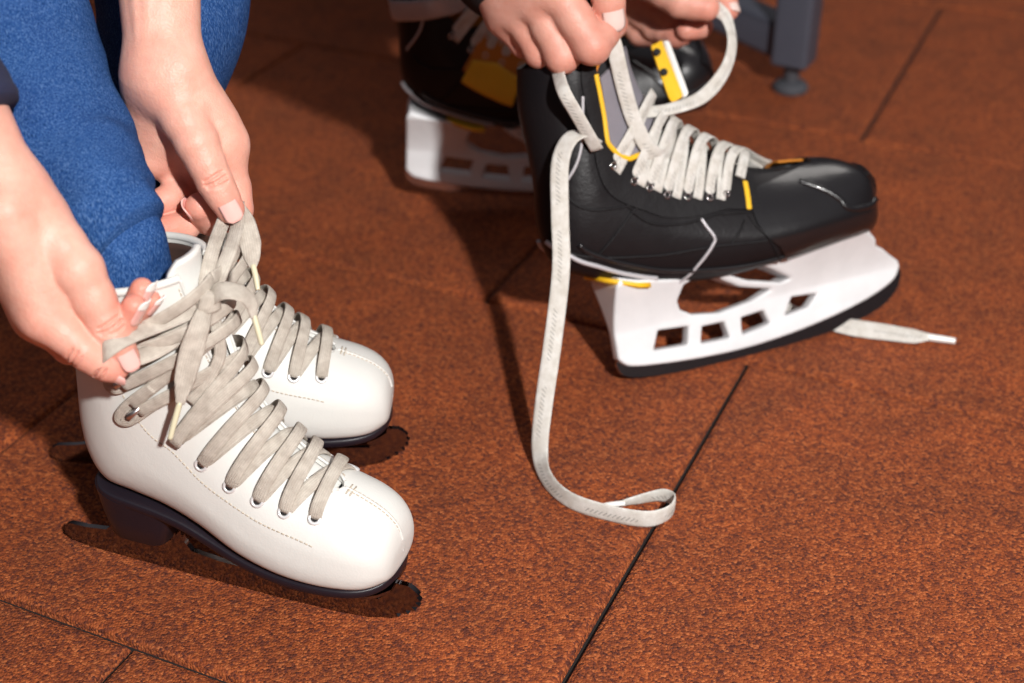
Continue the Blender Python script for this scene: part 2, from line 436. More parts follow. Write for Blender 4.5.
W_HOOKS = [wf(x, z) for x, z in ((.105, .160), (.100, .182), (.098, .207))]
def figure_skate(label, mtx):
    t = thing('figure_skate', label, 'figure skate', mtx, 'pair of white figure skates')
    th_arr = lambda u: throat(u)
    v, f = shell(WB.at, .0, W_TOP, lambda u: th_arr(u), lambda u: 2 * PI - th_arr(u), 130, 96, 0, lambda u: float(np.interp(u, [0, 2.5], [.0003, .0035])))
    raw_obj('boot', v, f, M['white'], t, sharp=50)
    v, f = shell(WB.at, 11.5, 16.8, .5, 2 * PI - .5, 30, 60, -.0040, .0025); raw_obj('lining', v, f, M['lining'], t)
    v, f = shell(WB.at, 5.2, 17.6, lambda u: -.62 + .40 * max(0, u - 16.8) ** 2, lambda u: .62 - .40 * max(0, u - 16.8) ** 2, 60, 20, -.0045, .004); raw_obj('tongue', v, f, M['white'], t)
    # rolled collar edge and tan pull strip up the heel
    th = np.linspace(.44, 2 * PI - .44, 60)
    v, f = tube(WB.at(np.full(60, W_TOP), th, -.0015), .0026, 8, res=90); raw_obj('collar_edge', v, f, M['white'], t)
    v, f = shell(WB.at, 11.6, 16.9, PI - .16, PI + .16, 40, 8, .0012, .0022); raw_obj('heel_strip', v, f, M['trim'], t)
    # throat edge piping
    mb = MB()
    for s in (-1, 1):
        u = np.linspace(5.1, 17, 60); mb.add(*tube(WB.at(u, np.array([s * (throat(x) + .01) for x in u]), .0002), .0011, 6, res=90))
    mb.build('facing_edge', M['white'], t)
    # sole: welt, arch and heel
    xs = [.2615, .257, .248, .235, .218, .2, .18, .16, .14, .12, .10, .082, .067, .055, .048, .045]
    hw = [.005, .017, .026, .0320, .0348, .0352, .0342, .0320, .0290, .0270, .0265, .0265, .0255, .022, .015, .006]
    zb = [.054, .052, .0505, .0505, .0505, .0505, .052, .0555, .061, .0675, .072, .0745, .0755, .0765, .0775, .078]
    tk = [.006, .0065, .007, .0075, .0078, .008, .008, .0085, .0085, .0085, .008, .008, .008, .008, .008, .008]
    q = cr(np.array([xs, hw, zb, tk]).T, 64); rows = []
    a = np.linspace(0, 2 * PI, 28, endpoint=False); ca = np.sign(np.cos(a)) * np.abs(np.cos(a)) ** .25; sa = np.sign(np.sin(a)) * np.abs(np.sin(a)) ** .35
    for x, w, z, k in q: rows.append(np.stack([np.full(28, x), ca * (w + .0012), z - k / 2 + .002 + sa * (k / 2)], 1))
    v, f = rings(np.array(rows)); raw_obj('sole', v, f, M['sole'], t, sharp=60)
    mb = MB(); rows = []
    for z, x0, x1, w in ((.0385, .0505, .097, .0235), (.0395, .0495, .098, .0245), (.056, .0455, .104, .0262), (.072, .0425, .112, .0275)):
        ring = []
        for k in range(40):
            an = 2 * PI * k / 40; c_, s_ = math.cos(an), math.sin(an); e = 2 / (6 if c_ > 0 else 2.6)
            ring.append(((x0 + x1) / 2 + (x1 - x0) / 2 * math.copysign(abs(c_) ** e, c_), w * math.copysign(abs(s_) ** (2 / (5 if c_ > 0 else 2.4)), s_), z + max(0, .0045 * (1 if z > .07 else 0) * (-c_))))
        rows.append(ring)
    v, f = rings(np.array(rows)); raw_obj('heel', v, f, M['sole'], t, sharp=40)
    # chrome blade with stanchions, plates and toe pick
    cu = bpy.data.curves.new('b', 'CURVE'); cu.dimensions = '2D'; cu.fill_mode = 'BOTH'; cu.extrude = .0019
    def poly(pts):
        s = cu.splines.new('POLY'); s.points.add(len(pts) - 1); s.use_cyclic_u = True
        for i, (x, z) in enumerate(pts): s.points[i].co = (x, z, 0, 1)
    out = [(.004, .0035), (.02, .001), (.06, 0), (.14, 0), (.21, .0012), (.238, .0045), (.250, .0085)]
    for i in range(6):                                   # toe-pick teeth
        z0 = .0105 + i * .0046; xx = [.2555, .2625, .2675, .2705, .2715, .2705][i]
        out += [(xx + .0022, z0), (xx - .0012 + i * .0002, z0 + .0028)]
    out += [(.266, .0395), (.2, .0395), (.198, .036)]
    ins = [(.196, .027), (.19, .021), (.16, .0185), (.125, .0185), (.104, .021), (.098, .03), (.097, .0405), (.050, .0405), (.047, .031), (.036, .0205), (.02, .018), (.006, .0175), (.001, .0145), (0, .008)]
    poly(out + ins)
    poly([(.205, .0345), (.24, .0325), (.248, .026), (.243, .0215), (.215, .0205), (.207, .0255)])
    poly([(.060, .035), (.086, .035), (.089, .026), (.058, .026)])
    tmp = bpy.data.objects.new('tmp', cu); me = tmp.to_mesh(); V = [(p.co.x, p.co.z, p.co.y) for p in me.vertices]; F = [tuple(q.vertices) for q in me.polygons]
    tmp.to_mesh_clear(); bpy.data.objects.remove(tmp); bpy.data.curves.remove(cu)
    mb = MB(); mb.add(V, F)
    def plate(x0, x1, w0, w1, z, h=.0022, sl=0):
        rows = []
        for tt in np.linspace(0, 1, 12):
            x = x0 + (x1 - x0) * tt; w = w0 + (w1 - w0) * tt; w *= (1 - .5 * max(0, abs(2 * tt - 1) - .7) / .3)
            rows.append([(x, w, z + sl * tt), (x, -w, z + sl * tt), (x, -w, z + h + sl * tt), (x, w, z + h + sl * tt)])
        mb.add(*rings(np.array(rows)))
    plate(.19, .258, .017, .025, .0392, sl=.0015); plate(.046, .099, .018, .02, .0396)
    mb.build('blade', M['chrome'], t, sharp=30)
    # eyelets, hooks
    for s in (-1, 1):
        for (u, a) in W_EYES:
            p, n = WB.at(u, s * a, .0004), WB.nrm(u, s * a)
            e = raw_obj('eyelet', *torus(p, n, .0034, .0012), M['eyelet'], t)
            raw_obj('hole', *disc(p, n, .0028, .0006), M['hole'], e)
        for (u, a) in W_HOOKS:
            p, n = WB.at(u, s * a, 0), WB.nrm(u, s * a); b = unit(WB.at(u, s * (a + .2), 0) - p)
            v, f = tube([p - b * .003, p + n * .003 - b * .002, p + n * .0055 + b * .0015, p + n * .0055 + b * .006], [.0022, .0018, .002, .0026], 8)
            raw_obj('lace_hook', v, f, M['silver'], t)
    # stitching
    def stitches(mb, p, gap=.0032):
        L = np.concatenate([[0], np.cumsum(np.linalg.norm(np.diff(p, axis=0), axis=1))]); m_ = int(L[-1] / gap)
        for k in range(m_):
            a = [np.interp((k + x) * gap, L, p[:, j]) for x in (0.1, .45, .75) for j in range(3)]
            mb.add(*tube(np.array(a).reshape(3, 3), .00042, 5, res=3))
    for side in (-1, 1):
        mb = MB(); p, n = WB.path([(.083, .215), (.092, .182), (.101, .155), (.120, .132), (.145, .112), (.175, .0985), (.205, .090), (.222, .0865)], .0003, side, 120); stitches(mb, p)
        mb.build('quarter_stitching', M['stitch'], t)
        mb = MB(); u = np.linspace(5.2, 16.8, 150); stitches(mb, WB.at(u, np.array([side * (throat(x) + .07) for x in u]), .0003))
        mb.build('facing_stitching', M['stitch'], t)
    mb = MB(); u = np.linspace(.9, 4.95, 80)
    for o in (-.022, .022): stitches(mb, WB.at(u, np.full(80, o), .0003))
    for k in range(2): mb.add(*tube(WB.at(np.full(3, 4.78 - .16 * k), np.linspace(-.11, .11, 3), .0005), .0005, 5, res=5))
    mb.build('toe_stitching', M['stitch'], t)
    # raised centre seam on the toe
    v, f = tube(WB.at(u, 0 * u, .0), .0011, 6, res=80); raw_obj('toe_seam', v, f, M['white'], t)
    # laces
    mb = MB(); W_, T_ = .0085, .0022
    for i, (u, a) in enumerate(W_EYES):
        j = .12 * math.sin(i * 2.3)
        mb.add(*WB.lace((u, -a), (u + .45 + j, a), .0042, W_, T_, bow=.0035 + .001 * math.sin(i * 3), ends=.0042))
        if i + 1 < len(W_EYES):
            u2, a2 = W_EYES[i + 1]
            mb.add(*WB.lace((u, a), (u2, -a2), .0014, W_, T_, bow=.001, ends=.003)); 
    pu, pa = W_EYES[-1]
    hu, ha = W_HOOKS[0]
    mb.add(*WB.lace((pu, pa), (hu - .1, -ha), .003, W_, T_, bow=.002)); mb.add(*WB.lace((pu, -pa), (hu - .1, ha), .005, W_, T_, bow=.002))
    for (u, a), (u2, a2) in zip(W_HOOKS, W_HOOKS[1:]):
        for s in (-1, 1):
            mb.add(*WB.lace((u + .35, s * (a + .05)), (u2 - .1, -s * (a2 + .02)), .0045 + .0015 * s, W_, T_, bow=.003))
        for s in (-1, 1):                                # turn round the hook
            p = [WB.at(u - .3, s * (a - .25), .0035), WB.at(u - .2, s * (a + .12), .0028), WB.at(u + .15, s * (a + .22), .0026), WB.at(u + .4, s * (a + .05), .003), WB.at(u + .45, s * (a - .25), .0045)]
            mb.add(*ribbon(p, WB.nrm(u, s * a), W_ * .85, T_))
    u, a = W_HOOKS[-1]
    for s in (-1, 1):
        mb.add(*WB.lace((u + .3, s * (a + .05)), (16.4, 0.0), .005, W_, T_, bow=.002))
    lc = mb.build('lace', M['lace'], t)
    return t
def pose(x, y, z, head, roll=0, pitch=0):
    return Matrix.Translation((x, y, z)) @ Matrix.Rotation(R(head), 4, 'Z') @ Matrix.Rotation(R(-pitch), 4, 'Y') @ Matrix.Rotation(R(roll), 4, 'X')
mtx_f = pose(-.315, .779, .001, -20.2)
skate_f = figure_skate('white leather figure skate in front, its lace loops held up by two hands', mtx_f)
skate_r = skate_f.copy(); C.objects.link(skate_r); mtx_r = pose(-.350, .869, .001, -2.1); skate_r.matrix_world = mtx_r; MW[skate_r] = mtx_r
skate_r['label'] = 'white figure skate behind the other white one, mostly hidden by it'
for ch in list(skate_f.children):
    c = ch.copy(); C.objects.link(c); c.parent = skate_r
    for g in list(ch.children):
        d = g.copy(); C.objects.link(d); d.parent = c

def lace_piece(parent, path, nrm, w, th, m, taper=None, name='lace', tip=None, tipm=None, tipr=.0019, **kw):
    v, f, uv = ribbon(path, nrm, w, th, taper=taper, **kw)
    o = raw_obj(name, v, f, m, parent, world=True, uv=uv)
    if tip is not None:
        v, f = tube(tip, [tipr, tipr, tipr * .85], 8); t_ = raw_obj('lace_tip', np.array(v), f, tipm, o, world=False)
        inv = np.array(MW[parent].inverted()); vv = np.array(v) @ inv[:3, :3].T + inv[:3, 3]
        t_.data.vertices.foreach_set('co', vv.astype(np.float32).ravel()); t_.data.update()
    return o
CAMN = -FWD
K = P(207, 303, .838)
def lp(*pts): return [np.array(P(*p)) for p in pts]
# loop held by the near hand: over the thumb, round it and back
lace_piece(skate_f, [K] + lp((180, 316, .832), (150, 328, .822), (122, 340, .802), (108, 349, .799), (103, 357, .806), (110, 362, .817), (140, 357, .828), (172, 340, .836)) + [K],
           [VD(.1, -.5, -1)] * 4 + [VD(-.5, -.2, -1), VD(-1, 0, 0.1), VD(.2, .7, 1), VD(0, .4, 1)] + [VD(0, -.3, -1)] * 2 if False else VD(.15, -.45, -1), .0105, .0022, M['lace'])
lace_piece(skate_f, [K + VD(0, 1, .4) * .004] + lp((180, 330, .838), (158, 345, .836), (138, 352, .832)), VD(.2, -.2, -1), .0095, .0022, M['lace'])
# two strands up to the far hand
lace_piece(skate_f, [K] + lp((206, 280, .843), (213, 250, .852), (222, 225, .872), (231, 204, .886)), VD(.3, 0, -1), .0085, .0022, M['lace'])
lace_piece(skate_f, [K + VD(1, 0, 0) * .004] + lp((219, 278, .846), (230, 250, .855), (237, 226, .872), (238, 204, .886)), VD(-.15, .1, -1), .0095, .0022, M['lace'])
lace_piece(skate_f, lp((237, 204, .886), (245, 222, .876), (250, 243, .872), (252, 258, .871), (253, 268, .870)), VD(.2, 0, -1), .0125, .0024, M['lace'], taper=[.6, 1, 1.1, .8, .35],
           tip=lp((253, 265, .870), (256, 278, .869), (258, 290, .868)), tipm=M['aglet'])
# short tail to the right of the knot
lace_piece(skate_f, [K] + lp((222, 291, .832), (240, 293, .833), (251, 303, .836), (254, 318, .838)), [VD(0, -.6, -1), VD(0, -.7, -1), VD(.2, -.8, -.8), VD(.7, -.6, -.7), VD(.8, -.2, -.7)], .0125, .0024, M['lace'], taper=[.8, 1.1, 1.1, .9, .35],
           tip=lp((254, 316, .838), (258, 330, .839), (262, 345, .840)), tipm=M['aglet'])
# long tail hanging down the front
lace_piece(skate_f, [K] + lp((200, 325, .829), (192, 350, .832), (185, 378, .836), (180, 404, .840)), VD(.25, 0, -1), .0135, .0024, M['lace'], taper=[.6, .9, 1.05, .95, .4],
           tip=lp((180, 402, .840), (175, 420, .842), (170, 439, .845)), tipm=M['aglet'])
lace_piece(skate_f, [K + VD(.4, .8, .3) * .004] + lp((216, 325, .846), (220, 355, .85), (205, 385, .855), (190, 402, .86)), VD(.35, -.1, -1), .0075, .002, M['lace'])
mb = MB()
for ax, rr, dx in ((VD(1, .3, .2), .0068, (0, 0)), (VD(.7, -.7, .3), .0062, (.2, -.3)), (VD(.2, 1, .3), .006, (.3, .4))):
    a = unit(np.cross(ax, CAMN)); b = np.cross(ax, a); c0 = K + VD(1, 0, 0) * .003 * dx[0] - VD(0, -1, 0) * .003 * dx[1]
    tt = np.linspace(0, 2 * PI, 22); mb.add(*ribbon([c0 + rr * (math.cos(x) * a + math.sin(x) * b) for x in tt], np.array([math.cos(x) * a + math.sin(x) * b for x in tt]), .0085, .0026))
ko = raw_obj('lace_knot', mb.v, mb.f, M['lace'], skate_f, world=True, uv=mb.uv)

# ------------------------------------------------------------------ black hockey skates
HB = Boot([
    (.2491, .1035, .2490, .1025, .0010, 2.2, 2.2, 0), (.2485, .116, .2475, .0910, .027, 3.0, 3, 0), (.2470, .127, .2445, .087, .035, 3.2, 3.4, .04),
    (.2415, .138, .2370, .085, .0420, 3.2, 3.4, .08), (.2325, .146, .226, .084, .0470, 3.0, 3.4, .13), (.218, .152, .210, .083, .0505, 2.7, 3.4, .22),
    (.196, .155, .185, .080, .0520, 2.4, 3.2, .32), (.170, .158, .152, .076, .0515, 2.2, 3.0, .40), (.146, .164, .120, .073, .0480, 2.1, 2.8, .44),
    (.124, .174, .090, .073, .0440, 2.0, 2.6, .45), (.104, .186, .062, .076, .0405, 2.0, 2.6, .44), (.087, .197, .036, .080, .0380, 2.0, 2.5, .42),
    (.074, .208, .010, .088, .0370, 2.0, 2.4, .38), (.066, .219, -.014, .097, .0365, 2.0, 2.3, .34), (.060, .230, -.034, .107, .0365, 2, 2.1, .30),
    (.056, .240, -.043, .122, .0370, 2, 2, .26), (.053, .250, -.046, .145, .0370, 2, 2, .22), (.051, .259, -.043, .178, .0375, 2, 2, .20),
    (.050, .268, -.044, .208, .0395, 2, 2, .18), (.049, .277, -.045, .238, .0415, 2, 2, .16), (.050, .288, -.040, .268, .0430, 2, 2, .14),
    (.052, .305, -.038, .295, .0440, 2, 2, .12)])
H_TOP = 20.0
H_EYES = [(.107, .142), (.089, .143), (.071, .146), (.052, .152), (.037, .160), (.024, .167), (.008, .182)]
def holder_mesh():
    def seg_sdf(poly, X, Z):
        poly = np.asarray(poly, float); d = np.full(X.shape, 1e9); ins = np.zeros(X.shape, bool); n = len(poly)
        for i in range(n):
            a, b = poly[i], poly[(i + 1) % n]; e = b - a; wx, wz = X - a[0], Z - a[1]
            t = np.clip((wx * e[0] + wz * e[1]) / (e @ e), 0, 1); d = np.minimum(d, (wx - e[0] * t) ** 2 + (wz - e[1] * t) ** 2)
            c = ((a[1] <= Z) & (b[1] > Z)) | ((b[1] <= Z) & (a[1] > Z))
            xi = a[0] + (Z - a[1]) / (e[1] if abs(e[1]) > 1e-12 else 1e-12) * e[0]; ins ^= c & (X < xi)
        return np.where(ins, -1, 1) * np.sqrt(d)
    h = .0012; lo = np.array([-.012, -.042, .0]); n = (np.array([.302, .042, .106]) - lo) / h; n = n.astype(int)
    xs, ys, zs = [lo[i] + h * np.arange(n[i]) for i in range(3)]; X, Z = np.meshgrid(xs, zs, indexing='ij')
    outer = cr([(.002, .024), (.012, .0165), (.042, .012), (.085, .0085), (.13, .008), (.185, .0125), (.243, .0225), (.275, .0335), (.285, .045)], 60).tolist() + [(.283, .051), (.272, .059), (.263, .066), (.253, .071), (.249, .080), (.242, .086), (.239, .0935), (.22, .0905), (.17, .086), (.13, .0815), (.105, .0775), (.08, .080), (.05, .083), (.02, .089), (.004, .094), (.001, .086)]
    d = seg_sdf(outer, X, Z)
    for hole in ([(.066, .074), (.061, .062), (.064, .054), (.075, .0475), (.10, .0435), (.132, .047), (.150, .0525), (.120, .0605), (.103, .070), (.095, .0775), (.08, .0785)],
                 [(.112, .0735), (.128, .066), (.160, .0575), (.168, .059), (.150, .070), (.135, .077), (.120, .0775)],
                 [(.036, .0255), (.042, .0395), (.069, .037), (.066, .0235)], [(.083, .034), (.103, .0335), (.106, .0205), (.08, .0215)],
                 [(.121, .0335), (.142, .035), (.146, .024), (.120, .0205)], [(.172, .0405), (.196, .0385), (.186, .030), (.164, .0275)]):
        d = np.maximum(d, -(seg_sdf(hole, X, Z) - .0006))
    zt = np.clip((Z - .045) / .042, 0, 1) ** 1.3
    wide = np.interp(X, [-.02, .0, .05, .09, .13, .19, .25, .3], [.022, .026, .026, .020, .024, .036, .034, .02])
    half = .0062 + (wide - .0062) * zt + .0016 * np.clip((.026 - Z) / .014, 0, 1)
    groove = np.zeros_like(X)
    for g in (0.0, .0105): groove += np.exp(-(((X - .262 + g * 1.1) * .55 + (Z - .071 - g) * .83) / .0016) ** 2) * (X > .215)
    pk = np.exp(-np.maximum(seg_sdf([(.033, .022), (.04, .042), (.07, .040), (.07, .021)], X, Z), 0) / .003)
    half = half - .0030 * groove * np.clip((.284 - X) / .02, 0, 1)
    Y = np.abs(ys)[None, :, None]; dy = Y - half[:, None, :]; D2 = d[:, None, :] + 0 * Y
    k = .003; hh = np.maximum(k - np.abs(D2 - dy), 0) / k; F = np.maximum(D2, dy) + hh * hh * k * .25
    # hollow under the boot between the two side walls
    inner = np.maximum(Y - (half[:, None, :] - .0055), np.maximum(.050 - Z[:, None, :], d[:, None, :] + .004)) + 0 * Y
    Fm = np.maximum(F, -np.where(np.isfinite(inner), inner, 1)); 
    return surfnet(Fm.astype(np.float32), lo, h)
HOLDER = holder_mesh()
def hockey_skate(label, mtx, near):
    t = thing('hockey_skate', label, 'hockey skate', mtx, 'pair of black hockey skates')
    A = HB.at
    def hthroat(u): return float(np.interp(u, [5.6, 5.8, 7, 8.3, 10, 11.5, 12.6, 14, 16, 20], [.01, .25, .62, .78, .80, .84, .98, 1.30, 1.50, 1.55]))
    v, f = shell(A, 0, H_TOP, lambda u: hthroat(u), lambda u: 2 * PI - hthroat(u), 130, 90, 0, lambda u: float(np.interp(u, [0, 2.5], [.0003, .004]))); raw_obj('boot', v, f, M['black'], t, sharp=60)
    v, f = shell(A, 5.6, 21, lambda u: -hthroat(u) - .22, lambda u: hthroat(u) + .22, 70, 30, -.0050, .004); raw_obj('tongue', v, f, M['blackm'], t)
    v, f = shell(A, 12, 19.8, .8, 2 * PI - .8, 30, 50, -.0045, .003); raw_obj('lining', v, f, M['orange'], t)
    # toe cap with raised bumper plate
    cap_end = lambda th: 5.85
    def capfn(u, th, o):                                 # cap edge sweeps back along the sides
        e = np.abs(np.sin(th / 2)); return A(u / 5.6 * np.interp(np.abs(th), [0, .5, .8, 1.05, 1.3, 1.6, 2.0, 2.75], [5.6, 5.9, 7.0, 8.1, 8.5, 8.3, 7.5, 6.8]), th, o)
    v, f = shell(capfn, 0, 5.6, -2.75, 2.75, 70, 90, .0022, .003); raw_obj('toe_cap', v, f, M['cap'], t, sharp=50)
    v, f = shell(A, 1.0, lambda_end := 3.3, -.95, .95, 30, 40, .0058, .004); bp = raw_obj('toe_bumper', v, f, M['cap'], t, sharp=40)
    for s in (-1, 1):                                    # raised bumper edge round the toe
        p, n = HB.path([(.176, .140), (.194, .128), (.207, .113), (.224, .109), (.243, .112)], .0012, s, 50); v, f = tube(p, .0030, 8, res=70); raw_obj('bumper_edge', v, f, M['cap'], bp)
    # sole board edge
    th = np.concatenate([np.full(70, -2.42)]); u = np.linspace(.4, 14.3, 70)
    mb = MB()
    for s in (-1, 1):
        p = A(u, np.full(70, s * 2.40), .0005); mb.add(*tube(p, .0022, 8, res=100))
    mb.build('sole_edge', M['cap'], t)
    # eyelet row panel (darker facing) and its eyelets
    for s in (-1, 1):
        c = np.array([HB.find(x, z, s) for x, z in [(.128, .137)] + H_EYES + [(.006, .205), (.003, .235)]])
        o = np.argsort(c[:, 0]); cu_, ct = c[o, 0], np.abs(c[o, 1])
        lowf = lambda u: s * max(float(np.interp(u, cu_, ct)) + .22, hthroat(u) + .25); upf = lambda u: s * (hthroat(u) - .02)
        v, f = shell(A, cu_[0] - .25, 19.6, lowf, upf, 60, 10, .0022, .0026); raw_obj('eyelet_facing', v, f, M['blackm'], t, sharp=40)
        for (x, z) in H_EYES:
            u_, a_ = HB.find(x, z, s); p, n = A(u_, a_, .0026), HB.nrm(u_, a_)
            raw_obj('eyelet', *torus(p, n, .0026, .0007), M['steel'], t)
        # quarter panel and stitched lines
        mb = MB()
        for pts in ([(.01, .172), (.03, .135), (.06, .126), (.10, .127), (.135, .124)], [(-.03, .165), (-.005, .15), (.02, .15), (.036, .158)], [(-.01, .115), (.015, .14), (.03, .15)],
                    [(-.035, .125), (.02, .108), (.08, .104), (.13, .101)], [(.12, .123), (.132, .098), (.152, .078)], [(.10, .104), (.115, .119)]):
            p, n = HB.path(pts, .0006, s); mb.add(*tube(p, .0010, 6))
        mb.build('seam', M['blackm'], t)
        p, n = HB.path([(.079, .128), (.084, .112), (.084, .104), (.072, .090), (.060, .078)], .0012, s, 60)
        v, f = tube(p, .0013, 8, res=80); raw_obj('piping', v, f, M['piping'], t)
        p, n = HB.path([(-.044, .132), (-.034, .122), (-.014, .108), (.012, .096), (.04, .086)], .0012, s, 60)
        v, f = tube(p, .0020 , 8, res=80); raw_obj('heel_piping', v, f, M['piping'], t)
        p, n = HB.path([(-.010, .240), (-.016, .195), (-.034, .168)], .0012, s, 60)
        v, f = tube(p, .0013, 8, res=80); raw_obj('ankle_piping', v, f, M['piping'], t)
        # yellow throat edge by the toe cap
        p, n = HB.path([(.128, .147), (.125, .138), (.121, .127)], .0026, s, 12)
        v, f, uv = ribbon(p, n, .0045, .0016); raw_obj('yellow_trim', v, f, M['yellow'], t)
    # holder and steel runner
    V, F = HOLDER; raw_obj('blade_holder', V, F, M['holder'], t)
    cu = bpy.data.curves.new('b', 'CURVE'); cu.dimensions = '2D'; cu.fill_mode = 'BOTH'; cu.extrude = .0015
    s = cu.splines.new('POLY'); low = cr([(.001, .019), (.006, .010), (.022, .0045), (.06, .0008), (.12, 0), (.18, .0008), (.225, .004), (.262, .0125), (.281, .0245), (.288, .037)], 60).tolist()
    upp = cr([(.2855, .050), (.275, .038), (.243, .027), (.185, .017), (.13, .0125), (.085, .013), (.042, .0165), (.004, .025)], 60).tolist(); pts = low + upp
    s.points.add(len(pts) - 1); s.use_cyclic_u = True
    for i, (x, z) in enumerate(pts): s.points[i].co = (x, z, 0, 1)
    tmp = bpy.data.objects.new('tmp', cu); me = tmp.to_mesh(); VV = [(p.co.x, p.co.z, p.co.y) for p in me.vertices]; FF = [tuple(q.vertices) for q in me.polygons]
    tmp.to_mesh_clear(); bpy.data.objects.remove(tmp); bpy.data.curves.remove(cu)
    raw_obj('steel_runner', VV, FF, M['steel'], t, sharp=30)
    # yellow wedge between sole and holder at the heel
    rows = [[(x, w, z), (x, -w, z), (x, -w, z + .004), (x, w, z + .004)] for x, w, z in ((-.006, .020, .0915), (.004, .0255, .088), (.02, .0285, .0825), (.03, .028, .0805))]
    v, f = rings(np.array(rows)); raw_obj('heel_wedge', v, f, M['yellow'], t)
    # ankle panel in two yellows
    v, f = shell(A, 5.75, 6.7, -.05, .6, 8, 12, .0010, .002); raw_obj('tongue_lining', v, f, M['orange'], t)
    if near: pass
    else:
      v, f = shell(A, 8.6, 13.2, lambda u: -1.72, lambda u: -hthroat(u) - .10, 24, 12, .0030, .002); an = raw_obj('ankle_panel', v, f, M['orange'], t)
      v, f = shell(A, 10.6, 13.0, lambda u: -1.92 + .04 * (u - 11), lambda u: -1.48 - .08 * abs(u - 11.8), 20, 10, .0044, .002); raw_obj('yellow_patch', v, f, M['yellow'], an)
      for sd in (-1, 1):
        p, n = HB.path([(-.045, .205), (-.03, .209), (.0, .212), (.035, .218), (.05, .222)], .003, sd, 40); v, f, uv = ribbon(p, n, .020, .003, res=60); raw_obj('cuff_band', v, f, M['piping'], t)
    # criss-cross laces
    mb = MB(); W_, T_ = .0088, .0024
    ey = [HB.find(x, z, -1) for x, z in H_EYES]
    for i, (u, a) in enumerate(ey):
        mb.add(*HB.lace((u, a), (u - 3.5, .80), .0052, W_, T_, bow=.004, ends=.005, n=30, sweep=.8))
        if i < len(ey) - 1: mb.add(*HB.lace((u - .5, -a), (ey[i + 1][0] - .4, ey[i + 1][1]), .0016, W_, T_, bow=.001))
    mb.add(*HB.lace((ey[0][0] - .55, ey[0][1] * .75), (ey[0][0] - 1.9, -ey[0][1] * .8), .004, W_, T_, bow=.003))
    mb.build('lace', M['hlace'], t)
    return t
HROLL = -24.0
mtx_h = pose(.0873, .9693, .001, 23.8, HROLL)
hock = hockey_skate('black hockey skate in front, white laces being pulled open by two hands', mtx_h, True)
_b = G(431, 191, .018); mtx_b = pose(_b[0], _b[1], .018, 1.0, -2, -4)
hockb = hockey_skate('black hockey skate standing in shadow behind the other black one', mtx_b, False)

for c in hockb.children:                               # this skate's runner sits further back under the heel
    if c.name.split('.')[0] in ('blade_holder', 'steel_runner'): c.location.x = -.028
    else: c.matrix_basis = Matrix.Translation((.12, 0, .083)) @ Matrix.Rotation(R(-9), 4, 'Y') @ Matrix.Translation((-.10, 0, -.075))
Zup = np.array([0, 0, 1.0])
# long lace end that hangs to the floor and curls
path = lp((596, 142, 1.10), (584, 134, 1.09), (569, 140, 1.085), (560, 165, 1.088), (560, 215, 1.087), (561, 270, 1.085), (553, 340, 1.082), (543, 410, 1.080), (540, 452, 1.078))
g = [G(u, v, .0068) for u, v in ((548, 480), (570, 500), (605, 512), (645, 519), (668, 513), (674, 501), (662, 495), (640, 499), (622, 503))]
nr = [VD(-.2, -1, -.3), VD(-.1, -1, -.6), VD(-.4, -.3, -1), VD(-.15, 0, -1), VD(.1, 0, -1), VD(.15, 0, -1), VD(.05, 0, -1), VD(-.25, 0, -1), VD(-.5, -.1, -1)] + \
     [np.array([-.6, -.75, .3]), np.array([-.35, -.9, .15]), np.array([-.2, -1, .1]), np.array([.1, -1, .1]), np.array([.7, -.6, 0]), np.array([1, .2, 0]), np.array([.2, 1, .1]), np.array([-.2, .9, .1]), np.array([-.15, .9, .1])]
lace_piece(hock, path + g, nr, .0140, .0022, M['hlace'], taper=[1] * 15 + [.9, .7, .4], tip=[g[-1] + np.array([.002, 0, 0]), g[-1] + np.array([-.01, -.001, -.001]), g[-1] + np.array([-.02, -.002, -.003])], tipm=M['waglet'], tipr=.0022, res=170)
# strand under the near fist
lace_piece(hock, lp((556, 64, 1.090), (563, 90, 1.064), (577, 115, 1.072), (597, 150, 1.095)), VD(-.4, 0, -1), .0105, .0022, M['hlace'])
# strand from the near hand, dipping into a bight over the tongue
lace_piece(hock, lp((606, 22, 1.085), (614, 45, 1.088), (622, 80, 1.10), (632, 115, 1.112), (645, 143, 1.12), (658, 155, 1.128), (670, 150, 1.14), (674, 130, 1.150), (671, 112, 1.158)), [VD(-.1, 0, -1)] * 5 + [VD(0, .5, -1), VD(.6, .3, -1), VD(1, 0, -.5), VD(1, 0, -.6)], .0125, .0022, M['hlace'])
# strand looping out to the far hand
lace_piece(hock, lp((606, 124, 1.142), (635, 114, 1.138), (670, 109, 1.145), (702, 97, 1.16), (724, 72, 1.175), (732, 45, 1.185), (727, 20, 1.195), (714, 6, 1.20)), [VD(0, -.5, -1), VD(0, -.5, -1), VD(.2, -.6, -1), VD(.4, -.5, -1), VD(.8, -.2, -1), VD(.7, .2, -1), VD(.5, .5, -1), VD(.3, .7, -1)], .0115, .0022, M['hlace'])
# free end lying on the floor beyond the toe
g = [G(u, v, .0058) for u, v in ((770, 300), (812, 318), (850, 327), (885, 332), (912, 336), (930, 337))]
lace_piece(hock, g, [Zup] * 2 + [np.array([.15, -.5, .85])] * 4, .0165, .0022, M['hlace'], taper=[.9, 1, 1.05, 1.0, .9, .4], tip=[G(927, 337, .005), G(941, 339, .004), G(955, 341, .0034)], tipm=M['waglet'], tipr=.0032)
